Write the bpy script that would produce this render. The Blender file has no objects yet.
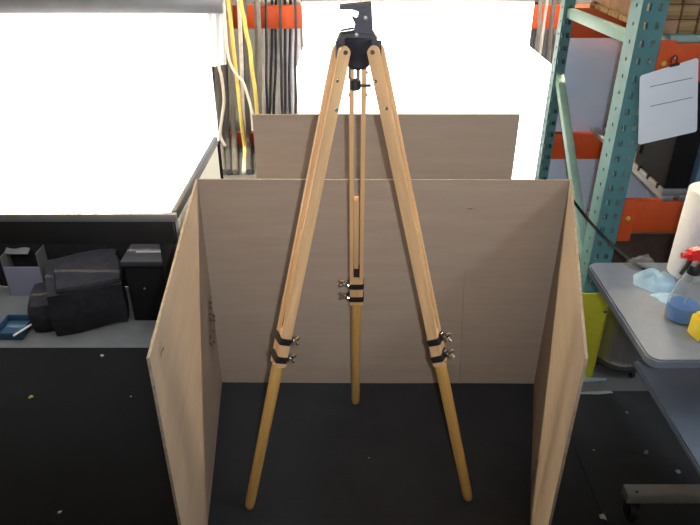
import bpy, bmesh, math, random
from mathutils import Matrix, Vector, noise
random.seed(7)
scene = bpy.context.scene
COL = scene.collection

# ------------------------------------------------------------------ camera, world, exposure
H = 1.6                              # lens height above the floor
PITCH = math.radians(29.3)
FPX = 650.0
cam_d = bpy.data.cameras.new('camera')
cam_d.sensor_width = 36.0
cam_d.lens = 36.0 * FPX / 700.0
cam_d.clip_start = 0.02
cam = bpy.data.objects.new('camera', cam_d)
COL.objects.link(cam)
cam.location = (0, 0, H)
cam.rotation_euler = (math.pi / 2 - PITCH, 0, 0)
scene.camera = cam

world = bpy.data.worlds.new('world'); scene.world = world
world.use_nodes = True
world.node_tree.nodes['Background'].inputs[0].default_value = (0.6, 0.68, 0.8, 1)
world.node_tree.nodes['Background'].inputs[1].default_value = 0.05

# the phone's flash, a few centimetres right of the lens
fl = bpy.data.lights.new('camera_flash', 'SPOT')
fl.energy = 74.0
fl.color = (0.98, 0.98, 1.0)
fl.spot_size = math.radians(74); fl.spot_blend = 1.0
fl.shadow_soft_size = 0.010
flo = bpy.data.objects.new('camera_flash', fl); COL.objects.link(flo)
flo.location = (0.048, 0.0, H + 0.005)
flo.rotation_euler = (math.pi / 2 - PITCH + math.radians(9), 0, 0)

GLOW = 2.0          # backlit acrylic of the photo light tables
TUBE = 640.0        # warm ceiling tube beyond the carton
FILL_TUBE = 75.0        # unseen cool lamp added as fill for the right-hand side
vs = scene.view_settings
vs.view_transform = 'Standard'; vs.look = 'None'; vs.gamma = 1.0
vs.use_curve_mapping = False
vs.exposure = 0.0

# ------------------------------------------------------------------ pixel helpers (700 x 525 frame)
CP, SP = math.cos(PITCH), math.sin(PITCH)
def ray(px, py):
    v = py - 262.5
    return (px - 350.0, FPX * CP - v * SP, -(FPX * SP + v * CP))
def atY(px, py, Y):
    r = ray(px, py); k = Y / r[1]
    return Vector((r[0] * k, Y, H + r[2] * k))
def atZ(px, py, Z=0.0):
    r = ray(px, py); k = (Z - H) / r[2]
    return Vector((r[0] * k, r[1] * k, Z))
def project(p):
    x, y, z = p[0], p[1], p[2] - H
    d = y * CP - z * SP
    u = y * SP + z * CP
    return 350 + FPX * x / d, 262.5 - FPX * u / d

# ------------------------------------------------------------------ materials
MATS = {}
def mat(name, col, rough=0.6, var=0.12, scale=8.0, stretch=(1, 1, 1), bump=0.0, bscale=None, metal=0.0,
        emit=0.0, trans=0.0, alpha=1.0, spec=0.5, col2=None, detail=4.0, coat=0.0, ior=1.45, wave=None):
    if name in MATS: return MATS[name]
    m = bpy.data.materials.new(name); m.use_nodes = True
    nt = m.node_tree; b = nt.nodes['Principled BSDF']; L = nt.links.new
    tc = nt.nodes.new('ShaderNodeTexCoord'); mp = nt.nodes.new('ShaderNodeMapping')
    mp.inputs['Scale'].default_value = stretch
    L(tc.outputs['Object'], mp.inputs['Vector'])
    n = nt.nodes.new('ShaderNodeTexNoise'); n.inputs['Scale'].default_value = scale
    n.inputs['Detail'].default_value = detail; n.inputs['Roughness'].default_value = 0.6
    L(mp.outputs['Vector'], n.inputs['Vector'])
    ramp = nt.nodes.new('ShaderNodeValToRGB')
    ramp.color_ramp.elements[0].position = 0.3; ramp.color_ramp.elements[1].position = 0.7
    c = Vector(col)
    a = col2 if col2 else tuple(c * (1 - var)); z = col if col2 else tuple(c * (1 + var))
    ramp.color_ramp.elements[0].color = (*a, 1); ramp.color_ramp.elements[1].color = (*[min(1, q) for q in z], 1)
    L(n.outputs['Fac'], ramp.inputs['Fac'])
    L(ramp.outputs['Color'], b.inputs['Base Color'])
    b.inputs['Roughness'].default_value = rough
    b.inputs['Metallic'].default_value = metal
    b.inputs['Specular IOR Level'].default_value = spec
    b.inputs['IOR'].default_value = ior
    if coat: b.inputs['Coat Weight'].default_value = coat
    if trans: b.inputs['Transmission Weight'].default_value = trans
    if alpha < 1: b.inputs['Alpha'].default_value = alpha
    if emit:
        b.inputs['Emission Color'].default_value = (*col, 1); b.inputs['Emission Strength'].default_value = emit
    if bump:
        bp = nt.nodes.new('ShaderNodeBump'); bp.inputs['Strength'].default_value = bump
        bp.inputs['Distance'].default_value = 0.004
        if wave:
            w = nt.nodes.new('ShaderNodeTexWave'); w.bands_direction = wave[0]; w.inputs['Scale'].default_value = wave[1]
            w.inputs['Distortion'].default_value = 0.3
            L(tc.outputs['Object'], w.inputs['Vector']); L(w.outputs['Fac'], bp.inputs['Height'])
        else:
            n2 = nt.nodes.new('ShaderNodeTexNoise'); n2.inputs['Scale'].default_value = bscale or scale * 6
            n2.inputs['Detail'].default_value = 3
            L(mp.outputs['Vector'], n2.inputs['Vector']); L(n2.outputs['Fac'], bp.inputs['Height'])
        L(bp.outputs['Normal'], b.inputs['Normal'])
    MATS[name] = m
    return m

M_card = mat('cardboard', (0.385, 0.31, 0.25), 0.8, 0.06, 3.0, (1, 1, 9), 0.10, wave=('Z', 38), spec=0.25)
M_cedge = mat('cardboard_edge', (0.32, 0.255, 0.20), 0.9, 0.25, 60, bump=0.5, spec=0.2)
M_wood = mat('tripod_wood', (0.61, 0.39, 0.205), 0.42, 0.16, 7.0, (9, 9, 0.6), 0.06, 60, spec=0.45)
M_woodlow = mat('tripod_wood_lower', (0.55, 0.33, 0.10), 0.36, 0.14, 7.0, (9, 9, 0.6), 0.05, 60, coat=0.2)
M_slot = mat('slot_shade', (0.03, 0.02, 0.012), 0.8)  # shade inside the leg slots, put into the colour
M_head = mat('cast_metal', (0.030, 0.030, 0.040), 0.45, 0.2, 30, bump=0.1, metal=0.3)
M_band = mat('black_band', (0.018, 0.017, 0.018), 0.4, 0.2, 40)
M_chrome = mat('chrome', (0.75, 0.75, 0.74), 0.22, 0.1, 20, metal=1.0)
M_matr = mat('rubber_mat_dim', (0.020, 0.020, 0.021), 0.8, 0.35, 6, (1, 1, 1), 0.1, spec=0.2)  # rubber toned down to offset the tube's light
M_matl = mat('rubber_mat_shaded', (0.009, 0.009, 0.0095), 0.8, 0.2, 2.5, (1, 1, 1), 0.08, wave=('Y', 42), spec=0.2)  # same rubber darkened, standing in for shade missing on the left
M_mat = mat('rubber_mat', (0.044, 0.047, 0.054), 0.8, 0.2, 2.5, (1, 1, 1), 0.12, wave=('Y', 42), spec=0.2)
M_floor = mat('concrete', (0.15, 0.155, 0.16), 0.7, 0.25, 3.0, bump=0.15, spec=0.3)
M_wall = mat('painted_wall', (0.14, 0.145, 0.155), 0.8, 0.05, 2.0)
M_ceil = mat('ceiling_paint', (0.10, 0.10, 0.105), 0.9, 0.05, 2.0)
M_glow = mat('backlit_acrylic', (1.0, 1.0, 1.0), 0.4, 0.0, emit=GLOW)
M_tube = mat('tube_diffuser', (1.0, 0.83, 0.56), 0.4, 0.0, emit=TUBE)
M_fill = mat('fill_tube_cool', (0.80, 0.92, 1.0), 0.4, 0.0, emit=FILL_TUBE)
M_alu = mat('dull_aluminium', (0.33, 0.33, 0.35), 0.45, 0.1, 10, metal=0.6)
M_blk = mat('black_metal', (0.02, 0.02, 0.022), 0.5, 0.2, 12)
M_bag = mat('black_canvas', (0.030, 0.029, 0.034), 0.9, 0.2, 30, bump=0.2, spec=0.1)
M_cloth = mat('black_cloth', (0.016, 0.015, 0.017), 0.95, 0.2, 30, bump=0.2, spec=0.1)
M_case = mat('black_plastic', (0.008, 0.008, 0.010), 0.6, 0.15, 20, spec=0.2)
M_case2 = mat('charcoal_plastic', (0.034, 0.033, 0.037), 0.5, 0.15, 20)
M_teal = mat('rack_teal', (0.085, 0.22, 0.24), 0.45, 0.16, 6, bump=0.05)
M_tealb = mat('rack_teal_pale', (0.22, 0.38, 0.36), 0.45, 0.16, 6, bump=0.05)
M_orange = mat('rack_orange', (0.60, 0.085, 0.018), 0.45, 0.14, 6, bump=0.05)
M_pale = mat('pale_blue_sheet', (0.58, 0.72, 0.99), 0.6, 0.06, 3)
M_yel = mat('guard_yellow', (0.50, 0.48, 0.03), 0.5, 0.12, 10)
M_steel = mat('brushed_steel', (0.5, 0.49, 0.49), 0.38, 0.12, 10, (8, 8, 0.4), metal=0.9)
M_top = mat('grey_laminate', (0.21, 0.24, 0.30), 0.5, 0.05, 40)
M_shelf = mat('slate_laminate', (0.30, 0.36, 0.46), 0.5, 0.08, 6)
M_legm = mat('grey_tube', (0.36, 0.36, 0.36), 0.45, 0.1, 10, metal=0.3)
M_paper = mat('white_paper', (0.80, 0.87, 0.97), 0.7, 0.03, 10)
M_ink = mat('grey_ink', (0.16, 0.17, 0.20), 0.8)
M_towel = mat('paper_towel', (0.80, 0.81, 0.84), 0.9, 0.04, 20, bump=0.3, bscale=120)
M_glove = mat('blue_nitrile', (0.30, 0.46, 0.60), 0.55, 0.15, 20)
M_red = mat('red_plastic', (0.72, 0.03, 0.035), 0.35, 0.05, 20)
M_clear = mat('clear_plastic', (0.9, 0.93, 0.95), 0.08, 0.0, trans=0.92, ior=1.15)
M_wrap = mat('clear_wrap', (0.6, 0.6, 0.6), 0.08, 0.0, alpha=0.16)
M_liq = mat('blue_liquid', (0.02, 0.27, 0.85), 0.15, 0.05)
M_wht = mat('white_plastic', (0.82, 0.82, 0.82), 0.5, 0.04, 20)
M_sponge = mat('yellow_plastic', (0.75, 0.58, 0.05), 0.6, 0.08, 40)
M_bluedk = mat('blue_plastic', (0.035, 0.09, 0.15), 0.5, 0.1, 10)
M_bluem = mat('steel_blue_plastic', (0.14, 0.25, 0.38), 0.5, 0.1, 10)
M_brown = mat('brown_carton', (0.30, 0.17, 0.10), 0.8, 0.35, 14)
M_plank = mat('raw_plank', (0.30, 0.19, 0.09), 0.75, 0.4, 12, (0.6, 6, 6))
M_dkbox = mat('dark_carton', (0.06, 0.042, 0.035), 0.8, 0.3, 14)
M_scrap = mat('scrap_paper', (0.75, 0.75, 0.72), 0.8, 0.1, 40)
M_scrapy = mat('scrap_yellow', (0.55, 0.45, 0.12), 0.8, 0.1, 40)
M_scrapb = mat('scrap_blue', (0.35, 0.43, 0.48), 0.8, 0.1, 40)
M_print = mat('brown_print', (0.13, 0.085, 0.06), 0.85, 0.2, 60)
M_scuff = mat('brown_scuff', (0.16, 0.09, 0.035), 0.85, 0.3, 60)

# ------------------------------------------------------------------ mesh helpers
def box(bm, lo, hi, b=0.0, seg=2, R=None):
    lo, hi = Vector(lo), Vector(hi)
    c = (lo + hi) / 2; s = hi - lo
    g = bmesh.ops.create_cube(bm, size=1.0)
    vs_ = g['verts']
    for v in vs_: v.co = Vector((v.co.x * s.x, v.co.y * s.y, v.co.z * s.z))
    if b > 0:
        es = list({e for v in vs_ for e in v.link_edges})
        r = bmesh.ops.bevel(bm, geom=es, offset=b, segments=seg, profile=0.5, affect='EDGES')
        vs_ = list({v for f in r['faces'] for v in f.verts} | {v for v in vs_ if v.is_valid})
    M = Matrix.Translation(c) @ (R.to_4x4() if R else Matrix.Identity(4))
    for v in vs_: v.co = M @ v.co
    return vs_
def tube(bm, pts, rad, n=10, cap=True):
    pts = [Vector(p) for p in pts]
    rings = []
    up = None
    for i, p in enumerate(pts):
        d = (pts[min(i + 1, len(pts) - 1)] - pts[max(i - 1, 0)]).normalized()
        if up is None:
            up = d.orthogonal().normalized()
        else:
            up = (up - d * up.dot(d)).normalized()
        w = d.cross(up)
        r = rad[i] if isinstance(rad, (list, tuple)) else rad
        rings.append([bm.verts.new(p + (up * math.cos(2 * math.pi * k / n) + w * math.sin(2 * math.pi * k / n)) * r) for k in range(n)])
    for a, c in zip(rings, rings[1:]):
        for k in range(n):
            bm.faces.new((a[k], a[(k + 1) % n], c[(k + 1) % n], c[k]))
    if cap:
        bm.faces.new(rings[0][::-1]); bm.faces.new(rings[-1])
def lathe(bm, prof, c=(0, 0, 0), n=28, R=None):
    c = Vector(c); rings = []
    for r, z in prof:
        ring = []
        for k in range(n):
            p = Vector((r * math.cos(2 * math.pi * k / n), r * math.sin(2 * math.pi * k / n), z))
            if R: p = R @ p
            ring.append(bm.verts.new(p + c))
        rings.append(ring)
    for a, d in zip(rings, rings[1:]):
        for k in range(n):
            bm.faces.new((a[k], a[(k + 1) % n], d[(k + 1) % n], d[k]))
    bm.faces.new(rings[0][::-1]); bm.faces.new(rings[-1])
def prism(bm, pts, axis, h):
    """closed polygon pts (3D) extruded by vector axis*h"""
    a = [bm.verts.new(Vector(p)) for p in pts]
    d = [bm.verts.new(Vector(p) + Vector(axis) * h) for p in pts]
    n = len(pts)
    bm.faces.new(a[::-1]); bm.faces.new(d)
    for i in range(n): bm.faces.new((a[i], a[(i + 1) % n], d[(i + 1) % n], d[i]))
    bmesh.ops.recalc_face_normals(bm, faces=bm.faces[:])
def crumple(bm, c, rx, ry, h, seed, nr=9, na=26, rot=0.0, rag=0.3, fold=9.0):
    c = Vector(c); rows = []
    for i in range(nr + 1):
        t = i / nr; row = []
        for k in range(na):
            a = 2 * math.pi * k / na
            rr = t * (1 + rag * noise.noise(Vector((math.cos(a) * 1.6, math.sin(a) * 1.6, seed))))
            x, y = rx * rr * math.cos(a), ry * rr * math.sin(a)
            z = h * (1 - t ** 2.2) * (0.55 + 0.9 * abs(noise.noise(Vector((x / rx * fold / 4, y / ry * fold / 4, seed * 3.1))))) + 0.0012
            p = Matrix.Rotation(rot, 3, 'Z') @ Vector((x, y, z))
            row.append(bm.verts.new(c + p))
        rows.append(row)
    for a, d in zip(rows, rows[1:]):
        for k in range(na):
            bm.faces.new((a[k], d[k], d[(k + 1) % na], a[(k + 1) % na]))
    base = [bm.verts.new((v.co.x, v.co.y, c.z)) for v in rows[-1]]
    for k in range(na):
        bm.faces.new((rows[-1][k], base[k], base[(k + 1) % na], rows[-1][(k + 1) % na]))
    bm.faces.new(base[::-1])
    bmesh.ops.remove_doubles(bm, verts=rows[0], dist=1e-6)

# ------------------------------------------------------------------ object helpers
W = {}
def finish(name, bm, m, smooth):
    bmesh.ops.recalc_face_normals(bm, faces=bm.faces[:])
    me = bpy.data.meshes.new(name); bm.to_mesh(me); bm.free()
    for q in (m if isinstance(m, (list, tuple)) else [m]): me.materials.append(q)
    if smooth:
        for p in me.polygons: p.use_smooth = True
        me.set_sharp_from_angle(angle=math.radians(35))
    return me
def link(name, me, parent, M):
    o = bpy.data.objects.new(name, me); COL.objects.link(o)
    if parent is not None:
        o.parent = parent; o.matrix_local = W[parent.name].inverted() @ M
    else:
        o.matrix_world = M
    W[o.name] = M.copy()
    return o
def obj(name, bm, m, parent=None, M=None, smooth=True):
    """bm in world coordinates when M is None, else in the frame M"""
    if M is None:
        if parent is not None: M = W[parent.name].copy()
        else:
            vs_ = [v.co for v in bm.verts]
            M = Matrix.Translation(((min(v.x for v in vs_) + max(v.x for v in vs_)) / 2,
                                    (min(v.y for v in vs_) + max(v.y for v in vs_)) / 2, min(v.z for v in vs_)))
        bmesh.ops.transform(bm, matrix=M.inverted(), verts=bm.verts[:])
    return link(name, finish(name, bm, m, smooth), parent, M)
def tag(o, label=None, cat=None, group=None, kind=None):
    if label: o['label'] = label
    if cat: o['category'] = cat
    if group: o['group'] = group
    if kind: o['kind'] = kind
    return o
def thing(name, loc, label, cat, group=None):
    o = bpy.data.objects.new(name, None); COL.objects.link(o)
    o.empty_display_size = 0.1
    M = Matrix.Translation(Vector(loc)); o.matrix_world = M; W[o.name] = M
    return tag(o, label, cat, group)
def B(): return bmesh.new()
def boxo(name, lo, hi, m, parent=None, b=0.0, R=None, **k):
    bm = B(); box(bm, lo, hi, b, R=R); return obj(name, bm, m, parent, **k)

# ------------------------------------------------------------------ the room
X0, X1, Y0, Y1, ZC = -3.2, 3.4, -1.6, 5.6, 3.2
tag(boxo('floor', (X0, Y0, -0.1), (X1, Y1, 0), M_floor), kind='structure')
tag(boxo('ceiling', (X0, Y0, ZC), (X1, Y1, ZC + 0.1), M_ceil), kind='structure')
tag(boxo('wall_back', (X0, Y1, 0), (X1, Y1 + 0.1, ZC), M_wall), kind='structure')
tag(boxo('wall_front', (X0, Y0 - 0.1, 0), (X1, Y0, ZC), M_wall), kind='structure')
tag(boxo('wall_left', (X0 - 0.1, Y0, 0), (X0, Y1, ZC), M_wall), kind='structure')
tag(boxo('wall_right', (X1, Y0, 0), (X1 + 0.1, Y1, ZC), M_wall), kind='structure')

# ceiling tube fixture behind the carton (above the frame)
LY, LZ = 3.62, 2.92
def fixture(x0, y0, x1, y1, z, m, label):
    p, q = Vector((x0, y0, z)), Vector((x1, y1, z)); d = (q - p).normalized(); n = Vector((-d.y, d.x, 0))
    t = thing('ceiling_light', (p + q) / 2, label, 'light')
    bm = B(); w = n * 0.06
    prism(bm, [p + w + Vector((0, 0, .03)), p - w + Vector((0, 0, .03)), q - w + Vector((0, 0, .03)), q + w + Vector((0, 0, .03))], (0, 0, 1), 0.05); obj('housing', bm, M_wht, t, smooth=False)
    bm = B(); tube(bm, [p + d * .02, q - d * .02], 0.028, 12); obj('tube', bm, m, t)
    for k in (0.15, 0.85):
        c = p.lerp(q, k); bm = B(); tube(bm, [c + Vector((0, 0, .08)), (c.x, c.y, ZC)], 0.006, 8); obj('hanger', bm, M_alu, t)
fixture(-3.05, LY, -1.25, LY, LZ, M_tube, 'warm tube light hung from the ceiling behind the left light table')
fixture(1.15, LY, 3.25, LY, LZ, M_tube, 'warm tube light hung from the ceiling behind the pallet rack')
fixture(2.2, -0.6, 2.2, 1.4, 3.0, M_fill, 'unseen cool white fill tube added over the right-hand side')  # fill lamp added to brighten the cart, form and rack front

# rubber mats; the left one is coloured darker in place of shade
MT = 0.010
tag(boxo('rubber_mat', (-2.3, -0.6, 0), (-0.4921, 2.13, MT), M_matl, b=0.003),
    'black rubber mat, darkened for shade, in front of the left light table', 'mat')
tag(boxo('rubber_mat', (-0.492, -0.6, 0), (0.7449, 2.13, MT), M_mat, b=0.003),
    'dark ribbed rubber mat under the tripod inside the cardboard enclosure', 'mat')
tag(boxo('rubber_mat', (0.7451, -0.6, 0), (2.4, 1.865, MT), M_mat, b=0.003),
    'black rubber mat under the rolling cart on the right', 'mat')

# ------------------------------------------------------------------ cardboard enclosure
CT = 0.006
CZ = 0.827
bl = Vector((-0.481, 1.912)); br = Vector((0.690, 1.905))
fl_ = Vector((-0.386, 1.002)); fr_ = Vector((0.452, 1.000))
def panel(name, a, b_, z0, z1, side, parent, corner=0.0, lean=0.0):
    """upright cardboard sheet from plan point a to b_, thickness to the given side"""
    d = (b_ - a); L_ = d.length; d.normalize()
    n = Vector((-d.y, d.x)) * side
    M = Matrix(((d.x, n.x, 0, a.x), (d.y, n.y, 0, a.y), (0, 0, 1, z0), (0, 0, 0, 1)))
    if lean: M = M @ Matrix.Rotation(lean, 4, 'X')
    bm = B()
    h = z1 - z0
    # sheet outline with slightly soft corners, grid so the sheet can bow
    nx, nz = 14, 10
    g = []
    for layer in (0, CT):
        rows = []
        for j in range(nz + 1):
            row = []
            for i in range(nx + 1):
                x, z = L_ * i / nx, h * j / nz
                bow = 0.0035 * math.sin(math.pi * i / nx) * noise.noise(Vector((x * 2.3, z * 2.9, a.x * 5)))
                row.append(bm.verts.new((x, layer + bow, z)))
            rows.append(row)
        g.append(rows)
    for layer in range(2):
        for j in range(nz):
            for i in range(nx):
                q = (g[layer][j][i], g[layer][j][i + 1], g[layer][j + 1][i + 1], g[layer][j + 1][i])
                bm.faces.new(q if layer == 0 else q[::-1])
    def rim(p, q):
        for k in range(len(p) - 1):
            f = bm.faces.new((p[k], p[k + 1], q[k + 1], q[k])); f.material_index = 1
    rim(g[0][0], g[1][0]); rim(g[0][nz], g[1][nz])
    rim([r[0] for r in g[0]], [r[0] for r in g[1]]); rim([r[nx] for r in g[0]], [r[nx] for r in g[1]])
    o = obj(name, bm, [M_card, M_cedge], parent, M=M)
    return o, M
cb = thing('cardboard_enclosure', (0.1, 1.5, MT), 'tan cardboard backdrop with two folded side wings standing around the tripod', 'cardboard box')
bp, BPM = panel('back_panel', bl, br, MT, CZ, 1, cb)
lw, LWM = panel('side_panel', bl, fl_, MT, CZ, -1, cb)
rw, RWM = panel('side_panel', br, fr_, MT, CZ, 1, cb)
def wall_pt(a, b_, px, py):
    """where the pixel's ray meets the vertical plane through plan points a, b_"""
    r = Vector(ray(px, py)); d = b_ - a; n = Vector((-d.y, d.x))
    k = (a.dot(n)) / (r.x * n.x + r.y * n.y)
    return Vector((r.x * k, r.y * k, H + r.z * k))
def stroke(bm, a, b_, pxs, w, off):
    """thin flat ink or scuff stroke on the sheet through plan points a, b_"""
    d = (b_ - a).normalized(); n = Vector((-d.y, d.x, 0)); 
    if n.dot(Vector((0 - a.x, 0 - a.y, 0))) < 0: n = -n
    pts = [wall_pt(a, b_, *p) + n * off for p in pxs]
    for p, q in zip(pts, pts[1:]):
        t_ = (q - p).normalized(); s = t_.cross(n).normalized() * w / 2
        v = [bm.verts.new(z) for z in (p - s, p + s, q + s, q - s)]
        bm.faces.new(v)
# faint vertical print on the left wing
bm = B()
rnd = random.Random(3)
for colx in (209.0, 212.5):
    y = 296
    while y < 346:
        hgt = rnd.uniform(3, 6)
        stroke(bm, bl, fl_, [(colx + rnd.uniform(-1, 1), y), (colx + rnd.uniform(-1, 1.5), y + hgt)], 0.010, 0.0045)
        if rnd.random() < 0.6:
            stroke(bm, bl, fl_, [(colx - 1.2, y + hgt * .4), (colx + 1.6, y + hgt * .6)], 0.006, 0.0047)
        y += hgt + rnd.uniform(0.6, 1.8)
tag(obj('print_mark', bm, M_print, lw), 'faded illegible brown print')
bm = B(); stroke(bm, bl, fl_, [(158.6, 357), (159.4, 352), (161.6, 347.5)], 0.006, 0.0045); tag(obj('hand_slit', bm, M_print, lw), 'short reddish brown slit')
bm = B(); stroke(bm, br, fr_, [(543.5, 426), (543, 440), (541, 452), (538.8, 462)], 0.005, 0.0045)
stroke(bm, br, fr_, [(541, 448), (539, 460), (537, 465), (535.5, 474), (533, 484), (531, 496)], 0.008, 0.0047)
stroke(bm, br, fr_, [(536, 470), (533, 482), (529.5, 492), (528, 505)], 0.010, 0.0049)
tag(obj('scuff_mark', bm, M_scuff, rw), 'dark brown scuff')
# torn dimple and a vertical crease on the back sheet
bm = B(); c = wall_pt(bl, br, 470, 208.5)
prism(bm, [c + Vector((-0.012, -0.001, 0.0)), c + Vector((0.0, -0.006, 0.004)), c + Vector((0.016, -0.001, 0.001)), c + Vector((0.002, -0.002, -0.003))], (0, 1, 0), 0.004)
obj('torn_dimple', bm, M_cedge, bp)
bm = B(); a_ = wall_pt(bl, br, 465, 268); b2 = wall_pt(bl, br, 459, 386)
prism(bm, [a_ + Vector((-0.002, 0.0, 0)), a_ + Vector((0, -0.002, 0)), a_ + Vector((0.002, 0.0, 0))], (b2 - a_).normalized(), (b2 - a_).length)
obj('crease', bm, M_card, bp)

# second sheet standing behind
sh = Vector((atY(252, 112, 2.13).x, 2.13)); sh2 = Vector((atY(519.5, 118, 2.13).x, 2.13))
ztop = atY(350, 114.5, 2.13).z
o, _ = panel('cardboard_sheet', sh, sh2, MT, ztop, 1, None)
tag(o, 'flat tan cardboard sheet standing upright behind the folded backdrop', 'cardboard sheet')

# ------------------------------------------------------------------ wooden tripod
C0 = Vector((0.018, 1.50, 0.0))
PZ = 1.305
tp = thing('tripod', (C0.x, C0.y, MT), 'tall wooden field tripod with black clamps and a dark metal head', 'tripod')
feet = [atZ(249, 508, MT), atZ(468.5, 500, MT), atZ(356, 403, MT)]
bands_y = [(337.5, 355.5), (338.0, 354.5), (283.5, 296.0)]
def rounded_rail(bm, t0, t1, w0, w1, z1, nr=7):
    """rail spanning tangential t0..t1, radial half widths w0 (top) w1 (bottom), axis 0..z1, round top"""
    prof = []
    for k in range(nr + 1):
        a = math.pi * k / nr
        prof.append((-w0 * math.cos(a), -w0 * math.sin(a)))
    prof += [(w1, z1), (-w1, z1)]
    prism(bm, [(t0, r, z) for r, z in prof], (1, 0, 0), t1 - t0)
    es = [e for e in bm.edges if abs(e.calc_face_angle(0)) > 1.0]
    bmesh.ops.bevel(bm, geom=es, offset=0.0018, segments=2, affect='EDGES')
for i in range(3):
    F = feet[i]
    rad = Vector((F.x - C0.x, F.y - C0.y, 0)).normalized()
    A = Vector((C0.x, C0.y, PZ)) + rad * 0.042
    d = F - A; L_ = d.length; d.normalize()
    tn = Vector((-rad.y, rad.x, 0))                      # tangential
    if tn.y > 0 and i < 2: tn = -tn                      # +t is the camera side for the front legs
    if i == 2: tn = Vector((1, 0, 0))
    rr = d.cross(tn).normalized()                        # radial, across the leg
    M = Matrix(((tn.x, rr.x, d.x, A.x), (tn.y, rr.y, d.y, A.y), (tn.z, rr.z, d.z, A.z), (0, 0, 0, 1)))
    def param(py):
        lo, hi = 0.0, L_
        for _ in range(40):
            m_ = (lo + hi) / 2
            if project(A + d * m_)[1] < py: lo = m_
            else: hi = m_
        return lo
    s1, s2 = param(bands_y[i][0]), param(bands_y[i][1])
    Lu = s2 + 0.028
    TH, G0 = 0.0110, 0.0092
    for s in (-1, 1):
        bm = B(); rounded_rail(bm, min(s * G0, s * (G0 + TH)), max(s * G0, s * (G0 + TH)), 0.0140, 0.0148, Lu)
        rl = obj('upper_rail', bm, M_wood, tp, M=M)
        # bolts along the rail
        for (bz, br_) in ((0.0, 0.005), (0.062, 0.0038), (0.125, 0.0042)):
            bm = B()
            lathe(bm, [(br_, -0.001), (br_, 0.002), (br_ * .6, 0.0032)], (s * (G0 + TH), 0 if bz == 0 else (0.006 if bz < .1 else -0.006), bz), 10,
                  R=Matrix.Rotation(math.pi / 2 * s, 3, 'Y'))
            obj('bolt', bm, M_blk if bz == 0 else M_chrome, rl, M=M)
    # inner slat in the gap, slot between its two lengths plugged dark to stand for shade
    bm = B(); box(bm, (-G0 * .86, -0.0115, Lu * 0.52), (G0 * .62, 0.0115, s1 - 0.068), 0.001); obj('inner_slat', bm, M_wood, tp, M=M)
    bm = B(); box(bm, (-G0, -0.0115, s1 - 0.03), (G0, 0.0125, Lu), 0.001); obj('inner_slat', bm, M_wood, tp, M=M)
    bm = B(); box(bm, (-G0, -0.006, s1 - 0.0675), (G0, 0.006, s1 - 0.0305)); obj('slot_shade_plug', bm, M_slot, tp, M=M)
    # lower round section
    bm = B()
    lathe(bm, [(0.0155, Lu - 0.004), (0.0158, Lu + 0.05), (0.0150, L_ - 0.03), (0.0135, L_ - 0.008), (0.010, L_ - 0.003)], (0, 0, 0), 20)
    low = obj('lower_leg', bm, M_woodlow, tp, M=M)
    # clamp bands with screws
    for s in (s1, s2):
        bm = B()
        wt, wr, hb = G0 + TH + 0.0030, 0.0182, 0.0095
        outer, inner = [], []
        nseg = 28
        ring = []
        for k in range(nseg):
            a = 2 * math.pi * k / nseg
            ca, sa = math.cos(a), math.sin(a)
            p = 0.32
            x = wt * math.copysign(abs(ca) ** p, ca); y = wr * math.copysign(abs(sa) ** p, sa)
            ring.append((x, y))
        vs4 = []
        for (sc_, z) in ((1.0, s - hb), (1.0, s + hb), (0.86, s + hb), (0.86, s - hb)):
            vs4.append([bm.verts.new((x * sc_, y * sc_, z)) for x, y in ring])
        for a_, b_ in ((0, 1), (1, 2), (2, 3), (3, 0)):
            for k in range(nseg):
                bm.faces.new((vs4[a_][k], vs4[a_][(k + 1) % nseg], vs4[b_][(k + 1) % nseg], vs4[b_][k]))
        tilt = Matrix.Rotation(math.radians((14, -14, 0)[i]), 4, M.to_3x3().inverted() @ Vector((0, 1, 0)))
        bmesh.ops.transform(bm, matrix=Matrix.Translation((0, 0, s)) @ tilt @ Matrix.Translation((0, 0, -s)), verts=bm.verts[:])
        bd = obj('clamp_band', bm, M_band, tp, M=M)
        # lug + wing screw: direction in the leg frame, chosen to sit where the photo shows it
        dirv = [Vector((0.35, 0.0, 0)) + Vector((0, 1, 0)) * (1 if (M.to_3x3() @ Vector((0, 1, 0))).x > 0 else -1),
                Vector((0.0, 1.0, 0)) * (1 if (M.to_3x3() @ Vector((0, 1, 0))).x > 0 else -1),
                Vector((-1.0, 0, 0))][i].normalized()
        base = dirv * (wr if i < 2 else wt)
        sv = Vector((0, 0, s)); base = tilt.to_3x3() @ base
        side = dirv.cross(Vector((0, 0, 1)))
        bm = B()
        Rm = Matrix((dirv, side, Vector((0, 0, 1)))).transposed()
        box(bm, sv + base - Vector((0.008, 0.007, 0.008)), sv + base + Vector((0.008, 0.007, 0.008)), 0.002, R=None)
        obj('lug', bm, M_band, bd, M=M)
        bm = B()
        p0 = sv + base + dirv * 0.004
        tube(bm, [p0, p0 + dirv * 0.013], 0.0032, 8)
        for q in (-1, 1):       # two wings of the screw
            w0 = p0 + dirv * 0.012
            tube(bm, [w0, w0 + dirv * 0.004 + Vector((0, 0, q * 0.007)), w0 + dirv * 0.010 + Vector((0, 0, q * 0.012))], [0.0045, 0.0055, 0.0040], 8)
        obj('wing_screw', bm, M_chrome, bd, M=M)
        bm = B()
        p1 = sv + base + side * 0.008
        lathe(bm, [(0.0065, -0.002), (0.0065, 0.004), (0.004, 0.006)], p1, 6, R=Vector((0, 0, 1)).rotation_difference(side).to_matrix())
        obj('nut', bm, M_chrome, bd, M=M)
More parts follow.
